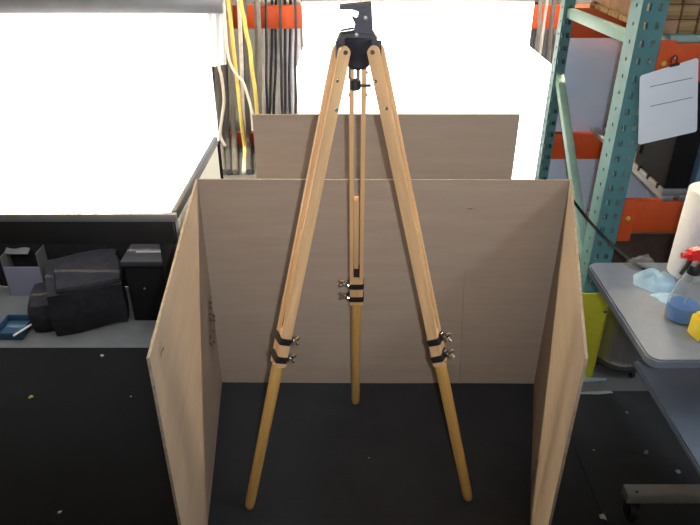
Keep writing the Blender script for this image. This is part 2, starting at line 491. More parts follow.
# head: hub with three ears, plate, C-shaped bracket
hubc = Vector((C0.x, C0.y, 0))
bm = B()
lathe(bm, [(0.018, PZ - 0.042), (0.026, PZ - 0.035), (0.028, PZ - 0.01), (0.041, PZ + 0.012), (0.043, PZ + 0.026), (0.040, PZ + 0.030)], hubc, 26)
for i in range(3):
    rad = Vector((feet[i].x - C0.x, feet[i].y - C0.y, 0)).normalized()
    R = Matrix.Rotation(math.atan2(rad.y, rad.x), 3, 'Z')
    c = hubc + rad * 0.032 + Vector((0, 0, PZ))
    box(bm, c - Vector((0.022, 0.0065, 0.018)), c + Vector((0.022, 0.0065, 0.022)), 0.003, R=R)
hub = obj('hub', bm, M_head, tp)
for i in range(3):
    rad = Vector((feet[i].x - C0.x, feet[i].y - C0.y, 0)).normalized()
    tn = Vector((-rad.y, rad.x, 0)); A = hubc + rad * 0.042 + Vector((0, 0, PZ))
    bm = B(); tube(bm, [A - tn * 0.024, A + tn * 0.024], 0.004, 10); obj('pivot_pin', bm, M_chrome, hub)
def hp(px, py, Y=1.5): return atY(px, py, Y)
bm = B()
prism(bm, [hp(335.5, 43), hp(340, 33), (hp(356, 31)), hp(374, 33), hp(376.5, 37), hp(376.5, 43)], (0, 1, 0), 0.06)
bmesh.ops.translate(bm, verts=bm.verts[:], vec=(0, -0.03, 0))
es = [e for e in bm.edges if abs(e.calc_face_angle(0)) > 1.0]
bmesh.ops.bevel(bm, geom=es, offset=0.003, segments=2, affect='EDGES')
obj('head_plate', bm, M_head, tp)
prof = [(339.5, 5), (345, 4.2), (371, 2.2), (371.6, 4), (371.8, 12), (373.2, 34), (354, 34), (354, 28.5), (355.3, 24), (354, 20.5), (352, 16.4), (354.8, 18.3),
        (357.2, 18.2), (358.8, 14.5), (358.2, 10.5), (355, 9.4), (351.5, 8.6), (340, 8.8)]
bm = B(); prism(bm, [hp(*p) for p in prof], (0, 1, 0), 0.032)
bmesh.ops.translate(bm, verts=bm.verts[:], vec=(0, -0.016, 0))
br1 = obj('bracket', bm, M_head, tp, smooth=False)
for (px, py) in ((365.5, 18), (356.5, 35)):
    bm = B(); c = hp(px, py, 1.5 - (0.016 if py < 30 else 0.03))
    lathe(bm, [(0.005, -0.001), (0.005, 0.002), (0.003, 0.003)], c, 12, R=Matrix.Rotation(math.pi / 2, 3, 'X'))
    obj('bolt', bm, M_alu, br1)
bm = B(); a_ = hp(341, 31.6, 1.485); b2 = hp(354, 29.5, 1.485)
tube(bm, [a_, b2], [0.0045, 0.0055], 12); tag(obj('clamp_knob', bm, M_chrome, tp), 'silver clamp knob')
# hanging hardware beneath the head
bm = B(); tube(bm, [hubc + Vector((0.0, 0, PZ - 0.04)), hubc + Vector((0.0, 0, PZ - 0.085))], 0.0045, 10)
tube(bm, [hubc + Vector((-0.018, 0, PZ - 0.03)), hubc + Vector((-0.020, -0.004, PZ - 0.06)), hubc + Vector((-0.010, -0.004, PZ - 0.075))], 0.003, 8)
cs = obj('center_screw', bm, M_chrome, tp)
bm = B(); lathe(bm, [(0.006, PZ - 0.092), (0.013, PZ - 0.088), (0.013, PZ - 0.070), (0.006, PZ - 0.066)], hubc + Vector((-0.006, 0, 0)), 14)
box(bm, hubc + Vector((-0.012, -0.003, PZ - 0.084)), hubc + Vector((0.030, 0.003, PZ - 0.078)), 0.001)
obj('wing_knob', bm, M_blk, cs)

# ------------------------------------------------------------------ light table on the left
TZ = 0.74
f0 = atZ(175, 212, TZ); b0 = atZ(218, 137, TZ)
TXR, TYF, TYB = -0.545, f0.y, b0.y
TXL = -1.85
lt = thing('light_table', ((TXL + TXR) / 2, (TYF + TYB) / 2, 0), 'glowing white photo light table with black skirt on the left', 'light table')
boxo('glow_top', (TXL, TYF + 0.004, TZ - 0.008), (TXR - 0.018, TYB, TZ), M_glow, lt, 0.002)
zb = atY(100, 13, TYB).z
boxo('glow_back', (TXL, TYB, TZ - 0.02), (TXR, TYB + 0.02, zb), M_glow, lt, 0.002)
bm = B()
box(bm, (TXL, TYF - 0.014, TZ - 0.028), (TXR, TYF + 0.004, TZ - 0.002), 0.002)
obj('front_rim', bm, M_alu, lt)
boxo('side_rim', (TXR - 0.018, TYF + 0.004, TZ - 0.028), (TXR, TYB, TZ + 0.001), M_blk, lt, 0.002)
boxo('apron', (TXL + 0.02, TYF + 0.012, TZ - 0.12), (TXR - 0.02, TYF + 0.03, TZ - 0.012), M_blk, lt, 0.002)
for (x, y) in ((TXR - 0.06, TYF + 0.05), (TXR - 0.06, TYB - 0.05), (TXL + 0.06, TYF + 0.05), (TXL + 0.06, TYB - 0.05)):
    boxo('leg', (x - 0.02, y - 0.02, 0), (x + 0.02, y + 0.02, TZ - 0.012), M_blk, lt, 0.003)
def skirt(name, p, q, z0, z1, parent, amp=0.006, wl=0.09):
    p, q = Vector(p), Vector(q); d = q - p; n = Vector((-d.y, d.x, 0)).normalized()
    k = max(8, int(d.length / wl * 6)); bm = B(); rows = []
    for off in (0.0, 0.003):
        lo, hi = [], []
        for i in range(k + 1):
            u = i / k; w = amp * math.sin(u * d.length / wl * 2 * math.pi + 1.5 * math.sin(u * 7))
            b_ = p + d * u
            lo.append(bm.verts.new(b_ + n * (w + off) + Vector((0, 0, z0))))
            hi.append(bm.verts.new(b_ + n * (w * 0.3 + off) + Vector((0, 0, z1))))
        rows.append((lo, hi))
    for (lo, hi) in rows:
        for i in range(k): bm.faces.new((lo[i], lo[i + 1], hi[i + 1], hi[i]))
    for z in (0, 1):
        for i in range(k): bm.faces.new((rows[0][z][i], rows[0][z][i + 1], rows[1][z][i + 1], rows[1][z][i]))
    for e in (0, k): bm.faces.new((rows[0][0][e], rows[0][1][e], rows[1][1][e], rows[1][0][e]))
    return obj(name, bm, M_cloth, parent)
skirt('skirt', (TXL, TYB + 0.03, 0), (TXR, TYB + 0.03, 0), 0.004, TZ - 0.021, lt)
skirt('skirt', (TXR - 0.032, TYF + 0.09, 0), (TXR - 0.032, TYB - 0.09, 0), MT + 0.002, TZ - 0.03, lt)
boxo('side_board', (TXR - 0.018, TYF + 0.032, MT + 0.001), (TXR - 0.006, TYB, TZ - 0.029), mat('bone_laminate', (0.45, 0.46, 0.45), 0.5, 0.03), lt, 0.001)
boxo('light_bar', (TXL, TYB - 0.03, zb + 0.001), (TXR + 0.075, TYB + 0.04, zb + 0.07), M_alu, lt, 0.008)

# white plastic bag hanging off the bar's end
bm = B()
YB_ = TYB + 0.045
k = 16; rows = []
for j in range(13):
    v = j / 12; row = []
    for i in range(k + 1):
        u = i / k
        p = atY(203 + 20 * u + 3.0 * v, 4 + 62 * v + 1.2 * math.sin(u * 5), YB_)
        p.y += 0.004 * math.sin(u * 17 + v * 3) + 0.012 * math.sin(u * math.pi) * v
        row.append(p)
    rows.append(row)
fr = [[bm.verts.new(p) for p in r] for r in rows]; bk = [[bm.verts.new(p + Vector((0, 0.006 + 0.02 * math.sin(math.pi * i / k), 0))) for i, p in enumerate(r)] for r in rows]
for g in (fr, bk):
    for j in range(12):
        for i in range(k): bm.faces.new((g[j][i], g[j][i + 1], g[j + 1][i + 1], g[j + 1][i]))
for j in range(12):
    for i in (0, k): bm.faces.new((fr[j][i], fr[j + 1][i], bk[j + 1][i], bk[j][i]))
for j in (0, 12):
    for i in range(k): bm.faces.new((fr[j][i], fr[j][i + 1], bk[j][i + 1], bk[j][i]))
tag(obj('plastic_bag', bm, M_wht), 'crinkled white plastic bag hanging beside the left light table', 'plastic bag')

# ------------------------------------------------------------------ light table in the middle, further back
CYF, CYB = 3.84, 4.49
CXR, CXL = 1.195, -0.312
ct = thing('light_table', ((CXL + CXR) / 2, (CYF + CYB) / 2, 0), 'tall glowing white photo light table behind the tripod, lit down to the floor', 'light table')
boxo('glow_top', (CXL, CYF, TZ - 0.012), (CXR, CYB, TZ), M_glow, ct, 0.004)
boxo('glow_front', (CXL, CYF, 0.03), (CXR, CYF + 0.012, TZ - 0.014), M_glow, ct, 0.003)
zcb = atY(450, 2, CYB).z
boxo('glow_back', (CXL, CYB, TZ - 0.012), (CXR, CYB + 0.02, zcb), M_glow, ct, 0.004)
boxo('top_rail', (CXL, CYB - 0.01, zcb + 0.001), (CXR, CYB + 0.03, zcb + 0.05), M_alu, ct, 0.004)
for (x, y) in ((CXL + 0.04, CYF + 0.05), (CXR - 0.04, CYF + 0.05), (CXL + 0.04, CYB - 0.04), (CXR - 0.04, CYB - 0.04)):
    boxo('leg', (x - 0.02, y - 0.02, 0), (x + 0.02, y + 0.02, TZ - 0.014), M_alu, ct, 0.003)
boxo('side_board', (CXL, CYF + 0.014, 0.03), (CXL + 0.012, CYB, TZ - 0.014), M_wht, ct, 0.002)
boxo('side_board', (CXR - 0.012, CYF + 0.014, 0.03), (CXR, CYB, TZ - 0.014), M_wht, ct, 0.002)

# ------------------------------------------------------------------ cord racks either side of it
def cord_rack(x0, x1, Y, label, lower=True):
    t = thing('storage_rack', ((x0 + x1) / 2, Y, 0), label, 'rack')
    for x in (x0, x1 - 0.05): boxo('post', (x, Y - 0.03, 0), (x + 0.05, Y + 0.03, 1.25), M_teal, t, 0.004)
    za, zb_ = atY(350, 27.5, Y).z, atY(350, 4.5, Y).z
    boxo('beam', (x0 + 0.05, Y - 0.045, za), (x1 - 0.05, Y - 0.005, zb_), M_orange, t, 0.004)
    boxo('top_rail', (x0, Y - 0.09, 1.16), (x1, Y - 0.05, 1.20), M_alu, t, 0.004)
    boxo('bracket', (x0, Y - 0.06, 1.15), (x0 + 0.04, Y - 0.03, 1.20), M_alu, t, 0.002)
    boxo('bracket', (x1 - 0.04, Y - 0.06, 1.15), (x1, Y - 0.03, 1.20), M_alu, t, 0.002)
    if lower:
        boxo('beam', (x0 + 0.05, Y - 0.045, 0.012), (x1 - 0.05, Y - 0.005, atY(350, 131, Y).z), M_orange, t, 0.004)
    return t
CRY = 4.62
cord_rack(-1.50, 0.20, CRY, 'orange beamed storage rack hung with cords, left of the middle light table')
cord_rack(0.95, 1.90, 4.72, 'orange beamed storage rack at the right end of the middle light table', False)
def cmat(n, c, r=0.5): return mat(n, c, r, 0.15, 15)
CC = {'grey': cmat('cord_grey', (0.86, 0.86, 0.92)), 'pale': cmat('cord_pale', (0.72, 0.70, 0.68)), 'dark': cmat('cord_dark', (0.11, 0.11, 0.12)),
      'mid': cmat('cord_mid', (0.19, 0.185, 0.19)), 'yellow': cmat('cord_yellow', (0.75, 0.65, 0.20)), 'brown': cmat('cord_brown', (0.50, 0.24, 0.13)), 'white': cmat('cord_white', (0.78, 0.75, 0.72)),
      'black': cmat('cord_black', (0.05, 0.05, 0.06))}
def cord(pts, rpx, c, label, group=None, Y=4.0, wob=0.5, seed=0, zmin=0.0):
    r = rpx / 2 * Y / 660.0
    P = [atY(px, py, Y) for px, py in pts]
    for i, (px, py) in enumerate(pts):
        if P[i].z < r + 0.002: P[i] = atZ(px, py, r + 0.002)     # trails forward over the floor
    top = P[0].copy(); top.z = 1.19; top.y = Y
    P = [top] + P
    # smooth catmull-rom
    Q = []
    for i in range(len(P) - 1):
        p0, p1, p2, p3 = P[max(i - 1, 0)], P[i], P[i + 1], P[min(i + 2, len(P) - 1)]
        for s in range(6):
            u = s / 6
            Q.append(0.5 * ((2 * p1) + (p2 - p0) * u + (2 * p0 - 5 * p1 + 4 * p2 - p3) * u * u + (3 * p1 - p0 - 3 * p2 + p3) * u ** 3))
    Q.append(P[-1])
    for q in Q:
        q.x += wob * 0.008 * noise.noise(Vector((seed * 3.3, q.z * 3.0, 0)))
        q.y += 0.012 * noise.noise(Vector((seed * 5.1, q.z * 2.0, 4)))
        q.z = max(q.z, r + 0.001)
    bm = B(); tube(bm, Q, r, 8)
    return tag(obj('extension_cord', bm, CC[c]), label, 'cord', group)
yb = 172
sd = 0
def straight(x, xb, rpx, c, label, group, Y, y1=yb):
    global sd; sd += 1
    n = 6
    cord([(x + (xb - x) * i / n, 6 + (y1 - 6) * i / n) for i in range(n + 1)], rpx, c, label, group, Y, 1.2, sd)
G = 'cords hanging left of the middle light table'
ORD = ['leftmost', 'second', 'third', 'fourth', 'fifth', 'sixth', 'seventh', 'eighth', 'ninth', 'last']
def nth(k, n, what):
    w = 'leftmost' if k == 0 else 'rightmost' if k == n - 1 else ORD[k]
    return f'{w} {what}' + (' from the left' if 0 < k < n - 1 else '')
xs_ = (208, 215, 222, 229, 243.5, 257)
for k, x in enumerate(xs_):
    straight(x, x + 3 + (262 - x) * 0.10, 6.2, 'mid' if k % 2 else 'dark', nth(k, len(xs_), 'thick dull grey cord behind the coloured cords'), 'dull grey cords', 4.50)
xs_ = ((263, 265), (269, 268), (275, 277), (281, 280), (287, 287), (292.5, 293), (298.5, 299))
for k, (x, xb) in enumerate(xs_):
    straight(x, xb, 5.0, 'grey', nth(k, len(xs_), 'light grey cord hanging beneath the upper orange beam'), 'light grey cords under the orange beam', 4.70, 150)
xs_ = ((265.8, 268), (271.5, 270), (276.5, 273), (280, 283), (284.8, 285.5), (290, 289), (295, 296))
for k, (x, xb) in enumerate(xs_):
    straight(x, xb, 2.6, 'black', nth(k, len(xs_), 'thin black cord hanging among the light grey cords'), 'thin black cords under the orange beam', 4.66 if k % 3 else 4.56, 150)
cord([(203, 8), (206, 40), (209, 80), (212, 120), (216, 150), (219, 172)], 5, 'pale', 'pale grey cord at the left edge of the cord bundle', None, 4.44, 0.3, 40)
cord([(218, 60), (221, 75), (224, 100), (222, 118), (220, 135), (225, 146)], 3.2, 'white', 'white cord with a kinked end below the white bag', None, 4.40, 0.3, 41)
cord([(230, 6), (231, 30), (233, 55), (238, 90), (242, 120), (246, 150), (249, 172)], 4, 'brown', 'reddish brown cord in the middle of the cord bundle', None, 4.43, 0.3, 42)
cord([(228.5, 4), (231, 22), (233, 42), (236, 70), (239, 100), (242, 130), (245, 150), (247, 172)], 3.6, 'yellow', 'yellow cord beside the reddish brown cord', None, 4.40, 0.3, 43)
cord([(241, 4), (244, 18), (246, 32), (250, 50), (252, 70), (255, 90), (257, 115), (258, 140)], 4, 'yellow', 'thick yellow cord hanging just left of the orange beam', None, 4.40, 0.3, 44)
cord([(225, 20), (227, 45), (230, 62), (237, 75), (243, 82), (248, 96), (252, 112), (253, 130)], 3, 'white', 'white cord looping across the bundle to the cardboard sheet', None, 4.36, 0.3, 45)
cord([(239, 4), (241, 40), (242, 80), (243, 110), (245, 150), (244, 172)], 4, 'grey', 'lavender grey cord between the two yellow cords', None, 4.44, 0.6, 46)
# right of the middle light table
YR = 4.82
cord([(535.5, 6), (534.5, 30), (532, 48), (530, 70), (528, 100)], 4.5, 'dark', 'dark cord hanging at the right end of the middle light table', None, YR, 0.3, 50)
cord([(540.2, 5), (539, 30), (537.5, 60), (535, 100)], 3.6, 'mid', 'dull grey cord left of the pale pole beyond the middle light table', None, 4.62, 0.3, 52)
xs_ = (549.5, 554, 559, 564)
for k, x in enumerate(xs_):
    straight(x, x - 16, 4.6, 'dark' if k % 2 else 'mid', nth(k, 4, 'dark grey cord between the pale pole and the rear rack post'), 'dark cords behind the rack post', 4.62 if k in (1, 3) else YR + 0.02, 140)
bm = B(); p = atY(544.5, 20, 4.52); tube(bm, [(p.x, 4.52, 0.012), (p.x, 4.52, 1.7)], 0.010, 12); lathe(bm, [(0.06, 0), (0.06, 0.006), (0.014, 0.012), (0.014, 0.03)], (p.x, 4.52, 0), 20)
tag(obj('light_stand', bm, mat('pale_pole', (0.36, 0.36, 0.38), 0.4, 0.05)), 'slim pale grey pole right of the middle light table', 'pole')

# ------------------------------------------------------------------ pallet rack on the right
def perforated_post(name, x0, y0, w, dp, z1, parent):
    bm = B(); t = 0.003; pitch = 0.051
    def face(origin, ax, nrm, width, cols, hh):
        """sheet with real holes: full strips and, in each hole column, segments between holes"""
        xs = [0.0]
        for c, hw in cols: xs += [c - hw / 2, c + hw / 2]
        xs.append(width)
        def slab(a, b_, za, zb_):
            p = [origin + ax * a, origin + ax * b_]
            q = [v + nrm * t for v in p]
            lo = Vector((min(v.x for v in p + q), min(v.y for v in p + q), za)); hi = Vector((max(v.x for v in p + q), max(v.y for v in p + q), zb_))
            box(bm, lo, hi)
        for i in range(0, len(xs) - 1, 2): slab(xs[i], xs[i + 1], 0, z1)
        for i in range(1, len(xs) - 1, 2):
            z = 0.0; k = 0
            while z < z1:
                za = z + (0 if k == 0 else hh / 2); zb_ = min(z1, z + pitch - hh / 2)
                if zb_ > za: slab(xs[i], xs[i + 1], za, zb_)
                z += pitch; k += 1
    face(Vector((x0, y0, 0)), Vector((1, 0, 0)), Vector((0, 1, 0)), w, [(w * .28, .013), (w * .72, .013)], 0.020)
    face(Vector((x0, y0 + t, 0)), Vector((0, 1, 0)), Vector((1, 0, 0)), dp - t, [(dp * .42, .010)], 0.011)
    face(Vector((x0 + w - t, y0 + t, 0)), Vector((0, 1, 0)), Vector((1, 0, 0)), dp - t, [(dp * .42, .010)], 0.011)
    box(bm, (x0 + t, y0 + dp - t, 0), (x0 + 0.02, y0 + dp, z1)); box(bm, (x0 + w - 0.02, y0 + dp - t, 0), (x0 + w - t, y0 + dp, z1))
    return obj(name, bm, M_teal, parent, smooth=False)
rk = thing('pallet_rack', (1.45, 2.4, 0), 'teal and orange pallet rack with perforated posts on the right', 'rack')
PX, PW, PD, PYF, PYR = 0.838, 0.076, 0.085, 1.985, 2.70
perforated_post('post', PX, PYF, PW, PD, 2.5, rk)
perforated_post('post', PX - 0.002, PYR, 0.042, 0.05, 2.5, rk)
PX2 = 2.55
perforated_post('post', PX2, PYF, PW, PD, 2.5, rk)
perforated_post('post', PX2, PYR, PW, PD, 2.5, rk)
def strut(p, q, w, h, m, name):
    p, q = Vector(p), Vector(q); d = (q - p); L_ = d.length; d.normalize()
    x = d.cross(Vector((0, 0, 1))).normalized(); z = x.cross(d)
    R = Matrix((x, d, z)).transposed(); c = (p + q) / 2
    bm = B(); box(bm, c - Vector((w / 2, L_ / 2, h / 2)), c + Vector((w / 2, L_ / 2, h / 2)), 0.003, R=R)
    return obj(name, bm, m, rk)
xm = PX + PW / 2
strut((xm - .01, PYR + 0.01, 1.205), (xm - .01, PYF + PD - 0.005, 1.225), 0.030, 0.036, M_tealb, 'strut')
strut((xm - .015, PYR + 0.02, 0.97), (xm - .015, PYF + PD - 0.005, 0.44), 0.030, 0.034, M_tealb, 'brace')
strut((xm - .01, PYR + 0.01, 0.25), (xm - .01, PYF + PD - 0.005, 0.25), 0.030, 0.036, M_teal, 'strut')
strut((xm - .01, PYR + 0.01, 2.1), (xm - .01, PYF + PD - 0.005, 2.1), 0.030, 0.036, M_teal, 'strut')
BX0, BX1 = PX + PW + 0.001, PX2 - 0.001
def beam(y, z0, z1, x0=BX0):
    bm = B(); box(bm, (x0, y, z0), (BX1, y + 0.04, z1), 0.005)
    bo = obj('beam', bm, M_orange, rk)
    bm = B(); box(bm, (x0 - 0.0, y - 0.006, z0 - 0.03), (x0 + 0.045, y, z1 + 0.01), 0.002); 
    if y > 2.3:
        bm.free(); return bo
    pl = obj('end_plate', bm, M_orange, bo)
    bm = B(); lathe(bm, [(0.008, 0), (0.008, 0.003), (0.005, 0.005)], (x0 + 0.022, y - 0.006, (z0 + z1) / 2), 12, R=Matrix.Rotation(math.pi / 2, 3, 'X')); obj('rivet', bm, M_scrapy, bo)
    return bo
ZL, ZU = 0.715, 1.225
for z in (ZL, ZU):
    beam(PYF + 0.005, z - 0.115, z)
    beam(PYR + 0.005, z - 0.115, z, PX + 0.0405)
# deck boards (each one a part): lower deck and upper deck
n = 7; y0, y1 = PYF + 0.012, PYR + 0.04; st = (y1 - y0) / n
for k in range(n):
    boxo('deck_board', (BX0 + 0.03, y0 + k * st, ZU + 0.001), (BX1 - 0.03, y0 + (k + 1) * st - 0.006, ZU + 0.019), M_tealb if k == 0 else M_plank, rk, 0.002)
for x in (1.060, 1.115, 1.17, 1.38):
    boxo('cross_bar', (x - 0.018, PYF + 0.008, ZL + 0.001), (x + 0.018, PYR + 0.04, ZL + 0.019), M_alu, rk, 0.002)
# pale sheet closing the back of the bay
tag(boxo('backing_sheet', (PX + 0.02, PYR + PD + 0.012, 0.0), (PX2 + 0.06, PYR + PD + 0.02, 1.13), M_pale, b=0.001), 'pale blue sheet standing against the back of the pallet rack', 'panel')
# yellow post guard
bm = B()
gx0, gx1, gy = PX - 0.022, PX + PW + 0.018, PYF - 0.03
pl = [(gx0, PYF + 0.075), (gx0, gy + 0.01), (gx0 + 0.012, gy), (gx1 - 0.012, gy), (gx1, gy + 0.01), (gx1, PYF + 0.075),
      (gx1 - 0.006, PYF + 0.075), (gx1 - 0.006, gy + 0.013), (gx1 - 0.015, gy + 0.006), (gx0 + 0.015, gy + 0.006), (gx0 + 0.006, gy + 0.013), (gx0 + 0.006, PYF + 0.075)]
prism(bm, [(x, y, 0.001) for x, y in pl], (0, 0, 1), 0.375)
tag(obj('post_guard', bm, M_yel), 'yellow guard wrapped around the foot of the front rack post', 'post guard')
# goods on the upper deck
def carton(lo, hi, m, label, tape=True, rot=0.0):
    lo, hi = Vector(lo), Vector(hi); c = (lo + hi) / 2
    t = thing('carton', (c.x, c.y, lo.z), label, 'carton')
    R = Matrix.Rotation(rot, 3, 'Z')
    bm = B(); box(bm, lo, hi, 0.004, R=R); obj('body', bm, m, t)
    if tape:
        bm = B(); box(bm, (c.x - 0.025, lo.y - 0.001, lo.z + 0.02), (c.x + 0.025, hi.y + 0.001, hi.z + 0.001), 0, R=R); obj('tape', bm, M_scuff, t)
    s = (hi - lo)
    for q in (-1, 1):
        bm = B(); box(bm, (lo.x, (c.y if q > 0 else lo.y) + 0.002, hi.z), (hi.x, (hi.y if q > 0 else c.y) - 0.002, hi.z + 0.004), 0.001, R=R)
        bmesh.ops.translate(bm, verts=bm.verts[:], vec=(0, 0, 0)); obj('flap', bm, m, t)
    return t
UZ = ZU + 0.0195
carton((0.955, 2.36, UZ), (1.28, 2.74, 1.52), M_brown, 'reddish brown carton on the upper rack deck behind the front post', False)
carton((1.34, 2.33, UZ), (1.85, 2.72, 2.1), M_brown, 'large brown carton added out of view on the upper rack deck to shade the cart', True)  # unseen carton, made tall to shade the cart top
# short timber pieces stacked at the deck front, right of the post
rnd = random.Random(11)
rows_ = ('bottom', 'middle', 'top')
for k in range(3):
    for j in range(3):
        x = 0.925 + k * 0.052; z = UZ + j * 0.042
        tag(boxo('timber_offcut', (x, PYF + 0.03 + rnd.uniform(0, .02), z), (x + 0.048, PYF + 0.31, z + 0.040), M_plank if (k + j) % 3 else M_brown, b=0.003),
            f'{rows_[j]} brown timber offcut in the {("first", "second", "third")[k]} stack from the front rack post', 'timber', 'timber offcuts on the upper rack deck')
# black equipment case with silver base trim on the lower deck
LZD = ZL + 0.0195
cx = 1.043
t = thing('equipment_case', (1.075, 2.1, LZD), 'tall black equipment case with silver base trim behind the hanging form', 'case')
boxo('body', (cx, PYF + 0.02, LZD + 0.02), (1.125, 2.26, 1.09), M_case, t, 0.006)
boxo('base_trim', (cx - 0.006, PYF + 0.012, LZD), (1.13, 2.27, LZD + 0.022), M_chrome if False else M_alu, t, 0.003)
for y in (2.04, 2.12, 2.20): boxo('latch', (cx - 0.010, y - 0.006, LZD + 0.010), (cx, y + 0.006, LZD + 0.026), M_blk, t, 0.002)
boxo('corner_cap', (cx - 0.008, 2.235, 0.93), (cx + 0.02, 2.268, 0.955), M_wht, t, 0.003)
boxo('side_strap', (cx - 0.008, 2.225, 0.80), (cx + 0.002, 2.262, 0.925), M_blk, t, 0.003)
# blue bin beside it
t = thing('storage_bin', (1.27, 2.1, LZD), 'steel blue plastic bin beside the black case on the lower rack deck', 'bin')
bm = B(); box(bm, (1.138, PYF + 0.018, LZD), (1.42, 2.25, 1.04), 0.012); obj('body', bm, M_bluem, t)
bm = B(); box(bm, (1.133, PYF + 0.013, 1.03), (1.425, 2.255, 1.055), 0.006); obj('rim', bm, M_bluem, t)
# dark carton under the lower beam
carton((0.935, 2.14, 0.0), (1.75, 2.34, 0.515), M_dkbox, 'dark brown carton on the floor beneath the lower orange beam', False)

# hanging form: paper in a sleeve, clipped to the upper beam, hanging askew
YP = PYF - 0.012
tl = atY(640, 76, YP); tr = atY(698.5, 57.5, YP); bl_ = atY(638.2, 145, YP); brr = atY(697, 131.5, YP)
t = thing('hanging_form', ((tl.x + tr.x) / 2, YP, bl_.z), 'white ruled form hanging askew from a black clip on the upper orange beam', 'paper form')
bm = B()
cs_ = []
def corner(p, a, b_, r=0.007):
    a = (a - p).normalized(); b_ = (b_ - p).normalized()
    return [p + a * r, p + (a + b_) * r * 0.3, p + b_ * r]
cs_ = corner(tl, bl_, tr) + corner(tr, tl, brr) + corner(brr, tr, bl_) + corner(bl_, brr, tl)
prism(bm, cs_, (0, 1, 0), 0.002); obj('sheet', bm, M_paper, t)
for (a_, b2) in (((650, 87.2), (692.5, 78.2)), ((650, 106.8), (692.5, 97.6))):
    bm = B(); p, q = atY(*a_, YP - 0.0004), atY(*b2, YP - 0.0004); u = Vector((0, 0, 0.0022))
    prism(bm, [p, q, q + u, p + u], (0, 1, 0), 0.0003); obj('ruled_line', bm, M_ink, t)
bm = B()
box(bm, atY(674.5, 65, YP) + Vector((-0.014, -0.004, -0.003)), atY(674.5, 65, YP) + Vector((0.014, 0.004, 0.004)), 0.001, R=Matrix.Rotation(math.radians(-13), 3, 'Y'))
p = atY(674, 59, YP)
tube(bm, [p + Vector((-0.008, -0.003, -0.012)), p + Vector((-0.008, -0.004, 0.004)), p + Vector((0, -0.004, 0.012)), p + Vector((0.008, -0.004, 0.004)), p + Vector((0.008, -0.003, -0.012))], 0.0022, 8)
clip = obj('clip', bm, M_blk, t)
bm = B(); lathe(bm, [(0.004, 0), (0.004, 0.012)], p + Vector((0, 0.008, 0.006)), 10, R=Matrix.Rotation(math.pi / 2, 3, 'X')); obj('rivet', bm, M_chrome, clip)

# steel canister on a wheeled base
cxx, cyy = 1.005, 1.985 - 0.02
cxx = 1.042; cyy = 2.03
t = thing('steel_canister', (cxx, cyy, 0), 'dark brushed steel canister standing beside the yellow post guard', 'canister')
bm = B(); lathe(bm, [(0.06, 0.05), (0.088, 0.052), (0.092, 0.062), (0.088, 0.072), (0.086, 0.085), (0.086, 0.385), (0.080, 0.40), (0.05, 0.41)], (cxx, cyy, 0), 36); body = obj('body', bm, M_steel, t)
bm = B(); lathe(bm, [(0.095, 0.036), (0.098, 0.040), (0.098, 0.050), (0.09, 0.052)], (cxx, cyy, 0), 36); obj('base_ring', bm, M_case2, t)
for a in (-1.15, 1.0, 3.1):
    c = Vector((cxx + 0.08 * math.cos(a), cyy + 0.08 * math.sin(a), 0.019))
    bm = B(); lathe(bm, [(0.012, -0.009), (0.018, -0.006), (0.018, 0.006), (0.012, 0.009)], c, 16, R=Matrix.Rotation(math.pi / 2, 3, 'Y'))
    box(bm, c + Vector((-0.012, -0.010, 0.010)), c + Vector((0.012, 0.010, 0.02)), 0.002); obj('caster', bm, M_blk, t)
bm = B(); c = atY(605, 311, cyy - 0.084); lathe(bm, [(0.007, 0), (0.007, 0.004), (0.004, 0.006)], c, 12, R=Matrix.Rotation(math.pi / 2, 3, 'X')); obj('rivet', bm, M_chrome, body)

# ------------------------------------------------------------------ rolling cart
KX0, KX1, KY0, KY1 = 0.640, 1.26, 1.105, 1.535
ca = thing('rolling_cart', (0.95, 1.32, MT), 'grey topped rolling cart with cleaning supplies on the right', 'cart')
def slab(name, x0, x1, y0, y1, z0, z1, rad, m, parent, be=0.004):
    bm = B(); pts = []
    for (cx_, cy_, a0) in ((x1 - rad, y1 - rad, 0), (x0 + rad, y1 - rad, 90), (x0 + rad, y0 + rad, 180), (x1 - rad, y0 + rad, 270)):
        for k in range(7):
            a = math.radians(a0 + 15 * k); pts.append((cx_ + rad * math.cos(a), cy_ + rad * math.sin(a), z0))
    prism(bm, pts, (0, 0, 1), z1 - z0)
    es = [e for e in bm.edges if abs(e.verts[0].co.z - e.verts[1].co.z) < 1e-6]
    bmesh.ops.bevel(bm, geom=es, offset=be, segments=2, affect='EDGES')
    return obj(name, bm, m, parent)
slab('top', KX0, KX1, KY0, KY1, TZ - 0.024, TZ, 0.028, M_top, ca)
SZ = 0.50
slab('lower_shelf', 0.772, 1.22, 0.93, 1.425, SZ - 0.016, SZ, 0.03, M_shelf, ca)
fb = atZ(626, 490, 0.12)
boxo('foot_bar', (fb.x, fb.y - 0.02, 0.085), (1.4, fb.y + 0.025, 0.118), M_legm, ca, 0.004)
bm = B(); box(bm, (1.12, fb.y - 0.03, 0.117), (1.19, fb.y + 0.03, SZ - 0.017), 0.006); obj('column', bm, M_legm, ca)
bm = B(); box(bm, (1.12, fb.y - 0.03, SZ + 0.001), (1.19, fb.y + 0.03, TZ - 0.025), 0.006); obj('column', bm, M_legm, ca)
